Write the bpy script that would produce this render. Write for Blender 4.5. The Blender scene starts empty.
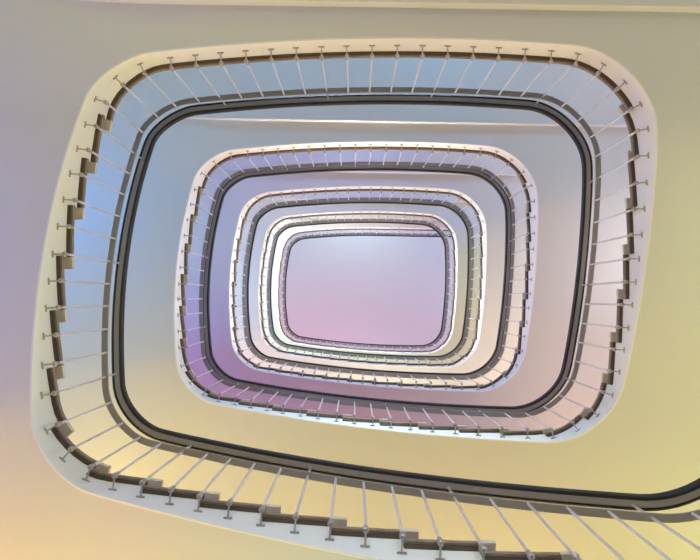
import bpy, bmesh, math
import numpy as np
from mathutils import Vector, Matrix

# ------------------------------------------------------------------ measures (metres)
STOREY = 3.1
FOCAL_PX, RX, RY, RZ = 610.33, -0.0324, 0.0096, 0.0201
CAM_X, CAM_Y = -0.1523, 0.3658
Z_LANDING = 4.6943                       # underside of the first landing above the eye
HALF_X, HALF_Y = 2.107, 1.5391
RAD = (0.5696, 0.5262, 0.3933, 0.3894)
BOW_XR, BOW_XL, BOW_YT, BOW_YB = 0.0547, 0.0906, 0.0858, 0.071
TAPER_X, TAPER_Y, SKEW = -0.0007, 0.0379, 0.0231
RAMP_A, RAMP_B, RAMP_W = 4.2397, 13.8871, 0.25
FLIGHT_W = 2.3
TURNS = 5
NOSE_0, NOSE_P, RISERS = 4.005, 0.390, 25
RISE = STOREY / RISERS
FASCIA_H = 0.260                         # landing: fascia height up to the stone
TREAD_T = 0.032
OVERHANG = 0.034
SPLIT = 3.5                              # arc position where one turn hands over to the next
Z_FLOOR = -1.6
Z_CEILING = Z_LANDING + 4 * STOREY + 3.5

LIGHTS = [(-1, 'L', (0, 0, 24.1)), (-1, 'R', (0.0, 18.1, 62.7)), (-1, 'B', (9.0, 30.0, 17.2)), (-1, 'BL', (35.7, 17.3, 0)), (0, 'TL', (0.0, 1.9, 0.6)), (0, 'TR', (0.8, 2.5, 3.4)), (0, 'R', (25.6, 26.6, 13.0)), (0, 'BR', (20.7, 19.3, 5.8)), (0, 'BL', (37.8, 26.8, 7.8)), (1, 'L', (0.0, 0.0, 13.7)), (1, 'TL', (0.0, 0.0, 13.0)), (1, 'TR', (7.2, 8.3, 10.5)), (1, 'R', (32.1, 30.8, 31.3)), (1, 'BR', (32.3, 18.8, 10.3)), (1, 'B', (9.6, 0.0, 0.0)), (1, 'BL', (8.4, 0.0, 0.0)), (2, 'L', (12.4, 32.7, 55.6)), (2, 'TL', (3.3, 3.5, 10.6)), (2, 'T', (10.9, 17.7, 37.2)), (2, 'TR', (10.9, 13.4, 18.8)), (2, 'R', (18.1, 18.8, 20.3)), (2, 'BR', (48.3, 33.6, 19.1)), (2, 'B', (80.8, 69.1, 37.1)), (2, 'BL', (44.5, 25.0, 24.8)), (3, 'L', (39.2, 47.3, 62.1)), (3, 'TL', (59.6, 67.6, 83.5)), (3, 'T', (0.0, 7.2, 30.8)), (3, 'TR', (7.3, 10.9, 30.1)), (3, 'R', (17.2, 19.8, 6.8)), (3, 'BR', (28.0, 12.9, 0.0)), (3, 'B', (36.3, 43.6, 15.0)), (3, 'BL', (43.0, 51.8, 42.4)), (4, 'L', (9.6, 18.7, 22.4)), (4, 'TL', (0.0, 8.4, 15.4)), (4, 'T', (31.0, 26.1, 22.1)), (4, 'TR', (14.5, 0.6, 6.3)), (4, 'R', (1.7, 4.9, 15.3)), (4, 'BR', (5.8, 0.0, 3.2)), (4, 'B', (33.6, 7.9, 21.8)), (4, 'BL', (43.7, 7.2, 17.2)), (5, 'T', (46.7, 72.5, 84.1)), (5, 'TR', (0.0, 8.2, 17.1)), (5, 'R', (7.0, 6.2, 10.3)), (5, 'BR', (6.5, 0.0, 0.0)), (5, 'B', (39.2, 26.3, 34.8)), (-1, 'La', (0, 0, 9.6)), (-1, 'Tb', (21.5, 21.9, 17.0)), (-1, 'Bb', (55.2, 32.9, 1.0)), (0, 'La', (0, 3.8, 7.9)), (0, 'Lb', (0, 9.2, 30.5)), (0, 'Ta', (0, 6.6, 0)), (0, 'Ba', (28.1, 18.2, 4.4)), (0, 'Bb', (17.9, 12.3, 2.0)), (1, 'La', (3.5, 0.0, 16.4)), (1, 'Lb', (0.0, 13.8, 7.8)), (1, 'Ta', (0.0, 4.9, 11.4)), (1, 'Tb', (0.0, 9.3, 19.1)), (1, 'Bb', (4.9, 0.0, 0.0)), (0, 'xT', (2.4, 3.2, 3.9)), (0, 'xL', (0.9, 0.8, 0.8)), (1, 'xT', (8.2, 11.3, 13.7)), (1, 'xL', (3.8, 3.6, 3.3)), (1, 'xB', (14.0, 12.3, 9.8)), (2, 'xL', (18.0, 17.1, 15.8)), (2, 'xR', (15.3, 14.8, 14.5)), (2, 'xB', (0.8, 0.7, 0.6)), (3, 'xL', (16.0, 15.2, 14.1)), (3, 'xR', (9.0, 8.7, 8.5)), (3, 'xB', (4.1, 3.6, 2.9)), (4, 'xT', (12.0, 16.4, 20.0)), (4, 'xL', (39.7, 37.7, 34.9)), (4, 'xR', (25.0, 24.2, 23.8)), (4, 'xB', (18.0, 15.8, 12.6)), (-1, 'T', (6, 2.5, 0)), (-1, 'Ta', (1, 0.5, 0)), (0, 'T', (6, 2, 0)), (0, 'Tb', (3, 1, 0)), (1, 'xR', (4, 4.5, 5.5)), (-1, 'Lb', (0, 0, 3))]

C = bpy.context.scene.collection

# ------------------------------------------------------------------ plan curve of the well
def plan_points():
    a, b = HALF_X, HALF_Y
    r1, r2, r3, r4 = RAD
    pts = []
    def line(p, q, n=60):
        t = np.linspace(0, 1, n, endpoint=False)[:, None]
        pts.append(np.array(p) + (np.array(q) - np.array(p)) * t)
    def arc(cx, cy, r, a0, a1, n=24):
        t = np.linspace(a0, a1, n, endpoint=False)
        pts.append(np.c_[cx + r * np.cos(t), cy + r * np.sin(t)])
    H = math.pi / 2
    line((-a + r4, -b), (a - r1, -b)); arc(a - r1, -b + r1, r1, -H, 0)
    line((a, -b + r1), (a, b - r2)); arc(a - r2, b - r2, r2, 0, H)
    line((a - r2, b), (-a + r3, b)); arc(-a + r3, b - r3, r3, H, 2 * H)
    line((-a, b - r3), (-a, -b + r4)); arc(-a + r4, -b + r4, r4, 2 * H, 3 * H)
    p = np.vstack(pts)
    x, y = p.T
    kx = np.where(x > 0, BOW_XR, BOW_XL); ky = np.where(y > 0, BOW_YB, BOW_YT)
    u = x * (1 + kx * (1 - (y / b) ** 2) + TAPER_X * y / b) + SKEW * y
    v = y * (1 + ky * (1 - (x / a) ** 2) + TAPER_Y * x / a)
    return np.c_[u, v]

PLAN = plan_points()
_d = np.linalg.norm(np.roll(PLAN, -1, 0) - PLAN, axis=1)
ARC = np.r_[0, np.cumsum(_d)]
LEN = float(ARC[-1])
_t = np.roll(PLAN, -1, 0) - np.roll(PLAN, 1, 0)
_t /= np.linalg.norm(_t, axis=1, keepdims=True)
NOR = np.c_[-_t[:, 1], _t[:, 0]]         # points into the well
for _ in range(6):                       # ease the joints between straights and arcs
    NOR = (np.roll(NOR, 1, 0) + 2 * NOR + np.roll(NOR, -1, 0)) / 4
NOR /= np.linalg.norm(NOR, axis=1, keepdims=True)

def plan(S):
    s = S % LEN
    f = lambda arr: np.array([np.interp(s, ARC, np.r_[arr[:, k], arr[0, k]]) for k in (0, 1)])
    n = f(NOR)
    return f(PLAN), n / np.linalg.norm(n)

def ramp(s):
    w = RAMP_W
    I = lambda x: 0.0 if x < -w else (x if x > w else (x + w) ** 2 / (4 * w))
    return STOREY * (I(s - RAMP_A) - I(s - RAMP_B)) / (RAMP_B - RAMP_A)

def z_edge(S):                           # underside edge of the stair at arc length S
    n = math.floor(S / LEN + 1e-9)
    return Z_LANDING + (n - 1) * STOREY + ramp(S - n * LEN)

def z_tread(S):                          # top of the stone at S
    n = math.floor(S / LEN + 1e-9)
    s = S - n * LEN
    k = min(max(math.floor((s - NOSE_0) / NOSE_P + 1e-6) + 1, 0), RISERS)
    return Z_LANDING + (n - 1) * STOREY + FASCIA_H + TREAD_T + k * RISE - 0.11 * min(1.0, k / 4, (RISERS - k) / 4)

class Station:                           # one cross-section of the stair
    def __init__(s, S, p=None, n=None, z=None, top=None, wide=FLIGHT_W):
        s.S = S
        if p is None:
            s.p, s.n = plan(S); s.z = z_edge(S)
        else:
            s.p, s.n, s.z = p, n, z
        s.top = top if top is not None else z_tread(S)
        s.wide = wide
    def at(s, inset, z):
        q = s.p + s.n * inset
        return Vector((q[0], q[1], z))

def stations(S0, S1, step=0.075):
    n = max(1, int(round((S1 - S0) / step)))
    return [Station(S0 + (S1 - S0) * i / n) for i in range(n + 1)]

# the top landing's edge runs straight on to the side wall
S_END = TURNS * LEN + 2.2
def wall_y(x):
    ys = []
    for k in range(0, 336):
        p0 = PLAN[k] - NOR[k] * FLIGHT_W; j = (k + 1) % 336; p1 = PLAN[j] - NOR[j] * FLIGHT_W
        if (p0[0] - x) * (p1[0] - x) <= 0 and abs(p1[0] - p0[0]) > 1e-9 and p0[1] < 0:
            ys.append(p0[1] + (p1[1] - p0[1]) * (x - p0[0]) / (p1[0] - p0[0]))
    return min(ys) if ys else None
def top_extension():
    e = Station(S_END)
    out = []
    t = np.array([-e.n[1], e.n[0]]) * -1
    if t[0] < 0: t = -t
    t = np.array([1.0, 0.0]); n = np.array([0.0, 1.0])
    for i in range(1, 60):
        p = e.p + t * 0.08 * i
        wy = wall_y(p[0])
        if wy is None or p[1] - wy < 0.15: break
        out.append(Station(S_END + 0.08 * i, p, n, e.z, e.top, min(FLIGHT_W, p[1] - wy)))
    return out
EXT = top_extension()

# ------------------------------------------------------------------ materials
def new_mat(name):
    m = bpy.data.materials.new(name); m.use_nodes = True
    return m, m.node_tree, m.node_tree.nodes['Principled BSDF']
def plaster(name, col, rough=0.75, bump=0.12):
    m, t, b = new_mat(name)
    no = t.nodes.new('ShaderNodeTexNoise'); no.inputs['Scale'].default_value = 55; no.inputs['Detail'].default_value = 4
    tc = t.nodes.new('ShaderNodeTexCoord'); t.links.new(tc.outputs['Object'], no.inputs['Vector'])
    bp = t.nodes.new('ShaderNodeBump'); bp.inputs['Strength'].default_value = bump; bp.inputs['Distance'].default_value = 0.004
    t.links.new(no.outputs['Fac'], bp.inputs['Height']); t.links.new(bp.outputs['Normal'], b.inputs['Normal'])
    b.inputs['Base Color'].default_value = (*col, 1); b.inputs['Roughness'].default_value = rough
    b.inputs['Specular IOR Level'].default_value = 0.25
    return m
def stone(name, c0, c1, rough=0.5):
    m, t, b = new_mat(name)
    no = t.nodes.new('ShaderNodeTexNoise'); no.inputs['Scale'].default_value = 9; no.inputs['Detail'].default_value = 8
    tc = t.nodes.new('ShaderNodeTexCoord'); t.links.new(tc.outputs['Object'], no.inputs['Vector'])
    cr = t.nodes.new('ShaderNodeValToRGB')
    cr.color_ramp.elements[0].color = (*c0, 1); cr.color_ramp.elements[0].position = 0.3
    cr.color_ramp.elements[1].color = (*c1, 1); cr.color_ramp.elements[1].position = 0.7
    t.links.new(no.outputs['Fac'], cr.inputs['Fac']); t.links.new(cr.outputs['Color'], b.inputs['Base Color'])
    b.inputs['Roughness'].default_value = rough
    return m
def plain(name, col, rough=0.4, metal=0.0):
    m, t, b = new_mat(name)
    no = t.nodes.new('ShaderNodeTexNoise'); no.inputs['Scale'].default_value = 40
    mr = t.nodes.new('ShaderNodeMapRange'); mr.inputs['To Min'].default_value = rough * 0.85; mr.inputs['To Max'].default_value = min(1, rough * 1.15)
    t.links.new(no.outputs['Fac'], mr.inputs['Value']); t.links.new(mr.outputs['Result'], b.inputs['Roughness'])
    b.inputs['Base Color'].default_value = (*col, 1); b.inputs['Metallic'].default_value = metal
    return m
M_PLASTER = plaster('white_plaster', (0.72, 0.72, 0.72))
M_FASCIA = plaster('fascia_paint', (0.88, 0.875, 0.86), 0.55, 0.05)
M_WALL = plaster('wall_paint', (0.78, 0.78, 0.78))
M_STONE = stone('brown_stone', (0.22, 0.16, 0.11), (0.32, 0.25, 0.18))
M_NOSE = stone('beige_stone', (0.66, 0.60, 0.53), (0.80, 0.75, 0.68))
M_GAP_SHADE = plain('gap_shade', (0.07, 0.045, 0.028), 0.5)  # dark colour stands in for the shadow gap below the stone edges
M_STEEL = plain('brushed_steel', (0.86, 0.86, 0.88), 0.3, 0.75)
M_BAND = plain('steel_flat_bar', (0.42, 0.43, 0.45), 0.45, 0.3)
M_KNOB = plain('dull_metal', (0.48, 0.45, 0.42), 0.3, 0.75)
M_RAIL = plain('grey_rail_core', (0.40, 0.41, 0.43), 0.32)
M_RUBBER = plain('black_rail_edge', (0.012, 0.012, 0.014), 0.45)
M_FLOOR = stone('lobby_stone', (0.42, 0.38, 0.33), (0.52, 0.48, 0.43))

# ------------------------------------------------------------------ mesh helpers
def link(name, bm, mat, parent=None, sharp=35):
    bmesh.ops.remove_doubles(bm, verts=bm.verts, dist=1e-5)
    bmesh.ops.recalc_face_normals(bm, faces=bm.faces)
    for f in bm.faces: f.smooth = True
    me = bpy.data.meshes.new(name); bm.to_mesh(me); bm.free()
    me.set_sharp_from_angle(angle=math.radians(sharp))
    me.materials.append(mat)
    o = bpy.data.objects.new(name, me); C.objects.link(o)
    if parent: o.parent = parent
    return o
def loops(bm, rings, cap=True, closed=False):
    vs = [[bm.verts.new(p) for p in r] for r in rings]
    m = len(vs[0])
    n = len(vs) if closed else len(vs) - 1
    for i in range(n):
        A, B = vs[i], vs[(i + 1) % len(vs)]
        for j in range(m):
            k = (j + 1) % m
            bm.faces.new((A[j], A[k], B[k], B[j]))
    if cap and not closed:
        bm.faces.new(vs[0]); bm.faces.new(list(reversed(vs[-1])))
def sweep(bm, sts, prof):                # prof(station) -> list of (inset, z)
    loops(bm, [[s.at(i, z) for i, z in prof(s)] for s in sts])
def rod(bm, p, q, r, seg=10, r2=None):
    d = (q - p).normalized()
    u = d.orthogonal().normalized(); v = d.cross(u)
    ring = lambda c, r: [c + (u * math.cos(t) + v * math.sin(t)) * r for t in [2 * math.pi * k / seg for k in range(seg)]]
    loops(bm, [ring(p, r), ring(q, r if r2 is None else r2)])
def lathe(bm, base, axis, prof, seg=14):  # prof: list of (distance along axis, radius)
    d = axis.normalized(); u = d.orthogonal().normalized(); v = d.cross(u)
    loops(bm, [[base + d * h + (u * math.cos(2 * math.pi * k / seg) + v * math.sin(2 * math.pi * k / seg)) * max(r, 1e-4) for k in range(seg)] for h, r in prof])
def box(bm, lo, hi):
    loops(bm, [[Vector((lo[0], lo[1], z)), Vector((hi[0], lo[1], z)), Vector((hi[0], hi[1], z)), Vector((lo[0], hi[1], z))] for z in (lo[2], hi[2])])
def thing(name, label, cat, loc, group=None):
    o = bpy.data.objects.new(name, None); C.objects.link(o)
    o.location = loc; o.empty_display_size = 0.2
    o['label'] = label; o['category'] = cat
    if group: o['group'] = group
    bpy.context.view_layer.update()
    return o
def structure(name, bm, mat, label):
    o = link(name, bm, mat); o['kind'] = 'structure'; o['label'] = label; o['category'] = name.split('_')[0]
    return o
def adopt(child, parent):                # keep the child's place while parenting it
    child.parent = parent
    m = parent.matrix_world.inverted() if parent.type == 'EMPTY' else Matrix.Identity(4)
    child.matrix_parent_inverse = m
def part(name, bm, mat, parent, label=None, root=None, sharp=35):
    o = link(name, bm, mat, None, sharp)
    o.parent = parent
    if parent.type == 'EMPTY':
        o.matrix_parent_inverse = Matrix.Translation(-parent.location)
    if label: o['label'] = label
    return o

# ------------------------------------------------------------------ the setting
def wall(name, k0, k1, label):
    bm = bmesh.new()
    idx = [k % 336 for k in range(k0, k1 + 1)]
    ring = []
    for k in idx:
        a = PLAN[k] - NOR[k] * (FLIGHT_W + 0.01); b = PLAN[k] - NOR[k] * (FLIGHT_W + 0.25)
        ring.append([Vector((a[0], a[1], Z_FLOOR)), Vector((b[0], b[1], Z_FLOOR)), Vector((b[0], b[1], Z_CEILING + 0.2)), Vector((a[0], a[1], Z_CEILING + 0.2))])
    loops(bm, ring)
    return structure(name, bm, M_WALL, label)
wall('wall_back', -12, 72, 'pale plaster wall behind the landings of the stairwell')
wall('wall_right', 72, 156, 'pale plaster wall along the outer side of the rising flights')
wall('wall_front', 156, 240, 'pale plaster wall opposite the landings of the stairwell')
wall('wall_left', 240, 324, 'pale plaster wall beside the flights that reach the landings')
def disc(name, z, mat, label, th):
    bm = bmesh.new()
    top = [Vector((*(PLAN[k] - NOR[k] * (FLIGHT_W + 0.1)), z)) for k in range(0, 336, 2)]
    loops(bm, [top, [p + Vector((0, 0, th)) for p in top]])
    return structure(name, bm, mat, label)
disc('floor', Z_FLOOR - 0.2, M_FLOOR, 'stone floor at the foot of the stairwell', 0.2)
disc('ceiling', Z_CEILING, M_PLASTER, 'plain lilac ceiling framed by the innermost railing at the top of the well', 0.2)

# ------------------------------------------------------------------ stairs
NAMES = ['lowest', 'second', 'third', 'fourth', 'fifth']
STAIR_LABEL = [
    'lowest and widest white stair turn, its end running out of the picture',
    'white stair turn directly inside the lowest one, second ring from the outside',
    'white stair turn with the mauve underside, middle ring of the five',
    'white stair turn with the peach and cream underside, fourth ring from the outside',
    'white stair turn with the narrowest pale edge, topmost ring around the ceiling',
]
RAIL_LABEL = [
    'steel railing with the longest balusters, on the lowest and widest stair turn',
    'steel railing with black-edged handrail on the second stair turn from the outside',
    'steel railing with black-edged handrail on the middle stair turn with the mauve underside',
    'steel railing with short thin balusters on the fourth stair turn from the outside',
    'steel railing with the smallest balusters, framing the lilac ceiling at the very top',
]
def split_stations(S0, S1):              # stations with a double section at every nosing
    out = []
    n = int(math.floor(S0 / LEN))
    cuts = [S0]
    for m in (n, n + 1):
        for k in range(RISERS):
            c = m * LEN + NOSE_0 + k * NOSE_P
            if S0 + 1e-4 < c < S1 - 1e-4: cuts.append(c)
    cuts.append(S1)
    for a, b in zip(cuts[:-1], cuts[1:]):
        sub = stations(a, b)
        top = z_tread((a + b) / 2)
        for s in sub: s.top = top
        out += sub
    return out
SOFF_T = 0.11
LIP = 0.26                               # landing edge to the downstand line
BEAM_DROP = 0.085

NB = 0.09                                # how far the nosing runs over the tread below
def nosing(t, a, top):
    bm = bmesh.new()
    sweep(bm, stations(a - NB, a, 0.03), lambda s: [(OVERHANG + 0.004, top - TREAD_T - 0.003), (OVERHANG + 0.004, top + 0.001), (-FLIGHT_W, top + 0.001), (-FLIGHT_W, top - TREAD_T - 0.003)])
    part('nosing', bm, M_NOSE, t, 'lighter stone block at the front of the step')

def build_turn(i):
    S0 = i * LEN + SPLIT; S1 = (i + 1) * LEN + SPLIT
    last = i == TURNS - 1
    if last: S1 = S_END
    base = Station(S0 + 2.0)
    root = thing('staircase', STAIR_LABEL[i], 'staircase', base.at(-1.1, base.z), 'stair turns winding up the well')
    sts = split_stations(S0, S1) + (EXT if last else [])
    bm = bmesh.new()
    sweep(bm, sts, lambda s: [(-0.012, s.z), (-s.wide, s.z), (-s.wide, s.z + SOFF_T), (-0.012, s.z + SOFF_T)])
    part('soffit', bm, M_PLASTER, root)
    bm = bmesh.new()
    sweep(bm, sts, lambda s: [(0.0, s.z), (0.0, s.top - TREAD_T), (-0.012, s.top - TREAD_T), (-0.012, s.z)])
    part('fascia', bm, M_FASCIA, root, 'smooth pale band along the inner edge')
    # treads
    for k in range(RISERS - 1):
        a = i * LEN + NOSE_0 + k * NOSE_P
        b = a + NOSE_P
        top = z_tread((a + b) / 2)
        bm = bmesh.new()
        sweep(bm, stations(a, b), lambda s: [(OVERHANG, top - TREAD_T), (OVERHANG, top), (-FLIGHT_W, top), (-FLIGHT_W, top - TREAD_T)])
        sweep(bm, stations(a, a + 0.02), lambda s: [(-0.016, top - RISE), (-0.016, top - TREAD_T), (-FLIGHT_W, top - TREAD_T), (-FLIGHT_W, top - RISE)])
        t = part('tread', bm, M_STONE, root)
        nosing(t, a, top)
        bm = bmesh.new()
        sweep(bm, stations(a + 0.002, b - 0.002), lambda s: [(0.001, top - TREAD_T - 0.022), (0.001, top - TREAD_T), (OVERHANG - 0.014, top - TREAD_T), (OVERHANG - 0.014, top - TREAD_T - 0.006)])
        part('shade_strip', bm, M_GAP_SHADE, t, 'dark brown strip painting the shadow gap under the tread edge')
    # the landing that ends this turn
    a = i * LEN + NOSE_0 + (RISERS - 1) * NOSE_P
    b = (i + 1) * LEN + NOSE_0 if not last else S_END
    top = z_tread(a + 0.2)
    ext = EXT if last else []
    bm = bmesh.new()
    lan = stations(a, b) + ext
    sweep(bm, lan, lambda s: [(OVERHANG, top - TREAD_T), (OVERHANG, top), (-s.wide, top), (-s.wide, top - TREAD_T)])
    sweep(bm, stations(a, a + 0.02), lambda s: [(-0.016, top - RISE), (-0.016, top - TREAD_T), (-FLIGHT_W, top - TREAD_T), (-FLIGHT_W, top - RISE)])
    t = part('landing', bm, M_STONE, root)
    nosing(t, a, top)
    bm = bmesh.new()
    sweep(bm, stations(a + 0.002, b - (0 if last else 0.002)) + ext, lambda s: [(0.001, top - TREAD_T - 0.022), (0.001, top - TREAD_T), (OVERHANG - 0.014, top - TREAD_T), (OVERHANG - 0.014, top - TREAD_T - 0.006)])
    part('shade_strip', bm, M_GAP_SHADE, t, 'dark brown strip painting the shadow gap under the landing edge')
    # downstand slab behind the landing edge: its front face is the pale line on the underside
    z0 = Z_LANDING + i * STOREY
    y1 = -(HALF_Y * (1 + BOW_YT)) - LIP
    bm = bmesh.new()
    x0, x1 = -HALF_X * 1.02 - 1.55, HALF_X * 1.02 + 1.55
    box(bm, (x0, y1 - 1.2, z0 - BEAM_DROP), (x1, y1, z0 + 0.03))
    beam_ = part('landing_beam', bm, M_PLASTER, root, 'flat beam across the underside of the landing')
    bm = bmesh.new()
    box(bm, (x0, y1, z0 - BEAM_DROP - 0.004), (x1, y1 + 0.014, z0 - 0.001))
    part('lit_face_strip', bm, M_WALL, beam_, 'paler strip painting the lit front face of the beam')  # light on the beam's front face, put in as a paler strip

# ------------------------------------------------------------------ railings
KNOB_IN, KNOB_Z = 0.088, 0.120
BAND_Z, RAIL_Z = 0.992, 1.235
BAL_S, BAL_P = 1.2910, 0.20491
DRIFT_S = [0, 2.7, 3.3, 3.9, 5.0, 5.6, 6.2, 7.5, 8.3, 9.07, 9.65, 10, 10.6, 11.0, 11.25, 11.8, 12.2, 13.4, 13.67, 13.9, 14.07]
DRIFT = [.02, -.015, 0, .05, .05, .02, 0, .1, .13, .06, .03, -.01, -.05, -.04, -.01, -.05, -.085, -.09, -.04, -.03, .02]
def settle(S):                           # the fitters spaced the balusters a little unevenly
    return S + float(np.interp(S % LEN, DRIFT_S, DRIFT))
def build_railing(i):
    S0 = i * LEN + SPLIT; S1 = (i + 1) * LEN + SPLIT
    last = i == TURNS - 1
    if last: S1 = S_END
    base = Station(S0 + 2.0)
    root = thing('stair_railing', RAIL_LABEL[i], 'railing', base.at(KNOB_IN, base.z + KNOB_Z), 'railings of the stair turns')
    sts = stations(S0, S1, 0.06) + (EXT if last else [])
    Z = lambda s: s.z + RAIL_Z
    def core(s):
        z = Z(s); return [(0.028, z + 0.008), (0.036, z), (0.086, z), (0.094, z + 0.008), (0.094, z + 0.045), (0.028, z + 0.045)]
    bm = bmesh.new(); sweep(bm, sts, core)
    h = part('handrail', bm, M_RAIL, root, 'grey handrail core')
    for prof in (lambda s: [(0.014, Z(s) + 0.002), (0.0235, Z(s) - 0.005), (0.033, Z(s) - 0.003), (0.033, Z(s) + 0.05), (0.014, Z(s) + 0.05)],
                 lambda s: [(0.079, Z(s) - 0.003), (0.088, Z(s) - 0.008), (0.099, Z(s) - 0.003), (0.104, Z(s) + 0.012), (0.104, Z(s) + 0.05), (0.079, Z(s) + 0.05)]):
        bm = bmesh.new(); sweep(bm, sts, prof)
        part('edge_strip', bm, M_RUBBER, h, 'black strip along the handrail')
    bm = bmesh.new()
    sweep(bm, sts, lambda s: [(0.032, s.z + BAND_Z), (0.082, s.z + BAND_Z), (0.082, s.z + BAND_Z + 0.012), (0.032, s.z + BAND_Z + 0.012)])
    part('flat_bar', bm, M_BAND, root, 'flat steel bar under the handrail')
    k = math.ceil((S0 - LEN - BAL_S) / BAL_P)
    posts = []
    while LEN + BAL_S + k * BAL_P < S1:
        posts.append((k, Station(settle(LEN + BAL_S + k * BAL_P)))); k += 1
    if last:
        for e in EXT:
            pass
        x = LEN + BAL_S + k * BAL_P - S_END
        while x < len(EXT) * 0.08 - 0.05:
            e = EXT[0]
            posts.append((k, Station(S_END + x, Station(S_END).p + np.array([x, 0.0]), e.n, e.z, e.top))); k += 1; x += BAL_P
    for k, s in posts:
        long = k % 5 == 0
        zb = s.z + KNOB_Z
        foot = s.at(KNOB_IN, zb)
        out = Vector((-s.n[0], -s.n[1], 0))
        bm = bmesh.new()
        top = s.z + (RAIL_Z + 0.004 if long else BAND_Z + 0.004)
        rod(bm, foot, s.at(0.048 if long else 0.072, top), 0.0088)
        b = part('baluster', bm, M_STEEL, root)
        bm = bmesh.new()
        lathe(bm, foot - Vector((0, 0, 0.020)), Vector((0, 0, 1)), [(0, 0.004), (0.002, 0.011), (0.009, 0.016), (0.020, 0.018), (0.031, 0.016), (0.039, 0.012), (0.066, 0.012), (0.068, 0.009)])
        part('knob', bm, M_KNOB, b, 'darker metal knuckle')
        bm = bmesh.new()
        lathe(bm, foot, out, [(0.008, 0.0055), (KNOB_IN + 0.001, 0.0055)])
        side = out.cross(Vector((0, 0, 1))) * 0.025; up = Vector((0, 0, 0.0065))
        loops(bm, [[foot + out * d + side * a * e + up * b * e for a, b in ((-1, -.5), (-.8, -1), (.8, -1), (1, -.5), (1, .5), (.8, 1), (-.8, 1), (-1, .5))]
                   for d, e in ((KNOB_IN - 0.009, 0.92), (KNOB_IN - 0.006, 1.0), (KNOB_IN + 0.001, 1.0))])
        part('bracket', bm, M_KNOB, b, 'darker metal arm and wall plate')

for i in range(TURNS):
    build_turn(i)
for i in range(TURNS):
    build_railing(i)

# ------------------------------------------------------------------ unseen fill lights added along the outer walls, storey by storey
SPOTS = {'L': 12.3, 'La': 11.6, 'Lb': 13.05, 'Ta': 0.6, 'Tb': 2.6, 'Ba': 7.8, 'Bb': 9.8, 'TL': 13.75, 'T': 1.6, 'TR': 3.75, 'R': 5.3, 'BR': 6.75, 'B': 8.85, 'BL': 10.85}
def fill_light(storey, spot, rgb):
    s = Station(storey * LEN + SPOTS[spot])
    power = max(rgb)
    if power <= 1e-6: return
    ld = bpy.data.lights.new('storey_fill', 'AREA'); ld.shape = 'RECTANGLE'; ld.size = 1.1; ld.size_y = 0.7
    ld.color = [c / power for c in rgb]; ld.energy = power
    o = bpy.data.objects.new('storey_fill', ld); C.objects.link(o)
    o.location = s.at(-FLIGHT_W + 0.12, s.z + (1.75 if storey >= 0 else 2.25))
    o.rotation_euler = Vector((s.n[0], s.n[1], 0.25)).to_track_quat('-Z', 'Z').to_euler()
BEAMS = {'xT': (1.6, 8.6, 0), 'xL': (12.3, 5.2, 1), 'xR': (5.2, 12.3, 0), 'xB': (8.6, 1.6, 1)}
def beam(storey, spot, rgb):             # unseen narrow lights added to brighten the fascias across the well
    s0, s1, up = BEAMS[spot]
    s = Station(storey * LEN + s0); d = Station((storey + up) * LEN + s1)
    power = max(rgb)
    if power <= 1e-6: return
    ld = bpy.data.lights.new('fascia_fill', 'AREA'); ld.shape = 'RECTANGLE'; ld.size = 2.4; ld.size_y = 0.25
    ld.spread = math.radians(34)
    ld.color = [c / power for c in rgb]; ld.energy = power
    o = bpy.data.objects.new('fascia_fill', ld); C.objects.link(o)
    o.location = s.at(-FLIGHT_W + 0.15, s.z + 1.75)
    o.rotation_euler = (d.at(0, d.z + 0.05) - o.location).to_track_quat('-Z', 'Y').to_euler()
for storey, spot, rgb in LIGHTS:
    (beam if spot[0] == 'x' else fill_light)(storey, spot, rgb)
w = bpy.data.worlds.new('World'); bpy.context.scene.world = w; w.use_nodes = True
w.node_tree.nodes['Background'].inputs['Color'].default_value = (0, 0, 0, 1)

# ------------------------------------------------------------------ camera looking straight up the well
c, s_ = math.cos, math.sin
X = np.array([[1, 0, 0], [0, c(RX), -s_(RX)], [0, s_(RX), c(RX)]])
Y = np.array([[c(RY), 0, s_(RY)], [0, 1, 0], [-s_(RY), 0, c(RY)]])
Zm = np.array([[c(RZ), -s_(RZ), 0], [s_(RZ), c(RZ), 0], [0, 0, 1]])
R = Zm @ Y @ X                            # world -> (image right, image down, depth)
right, down, fwd = R[0], R[1], R[2]
cam = bpy.data.cameras.new('camera'); cam.sensor_fit = 'HORIZONTAL'; cam.sensor_width = 36
cam.lens = FOCAL_PX * 36 / 700; cam.clip_start = 0.05
co = bpy.data.objects.new('camera', cam); C.objects.link(co)
co.matrix_world = Matrix(((right[0], -down[0], -fwd[0], CAM_X), (right[1], -down[1], -fwd[1], CAM_Y), (right[2], -down[2], -fwd[2], 0), (0, 0, 0, 1)))
sc = bpy.context.scene
sc.camera = co
sc.view_settings.view_transform = 'Standard'; sc.view_settings.look = 'None'
sc.view_settings.gamma = 1; sc.view_settings.use_curve_mapping = False
sc.view_settings.exposure = 0.0
sc.cycles.use_denoising = True
sc.cycles.max_bounces = 10; sc.cycles.diffuse_bounces = 6
sc.cycles.sample_clamp_indirect = 6
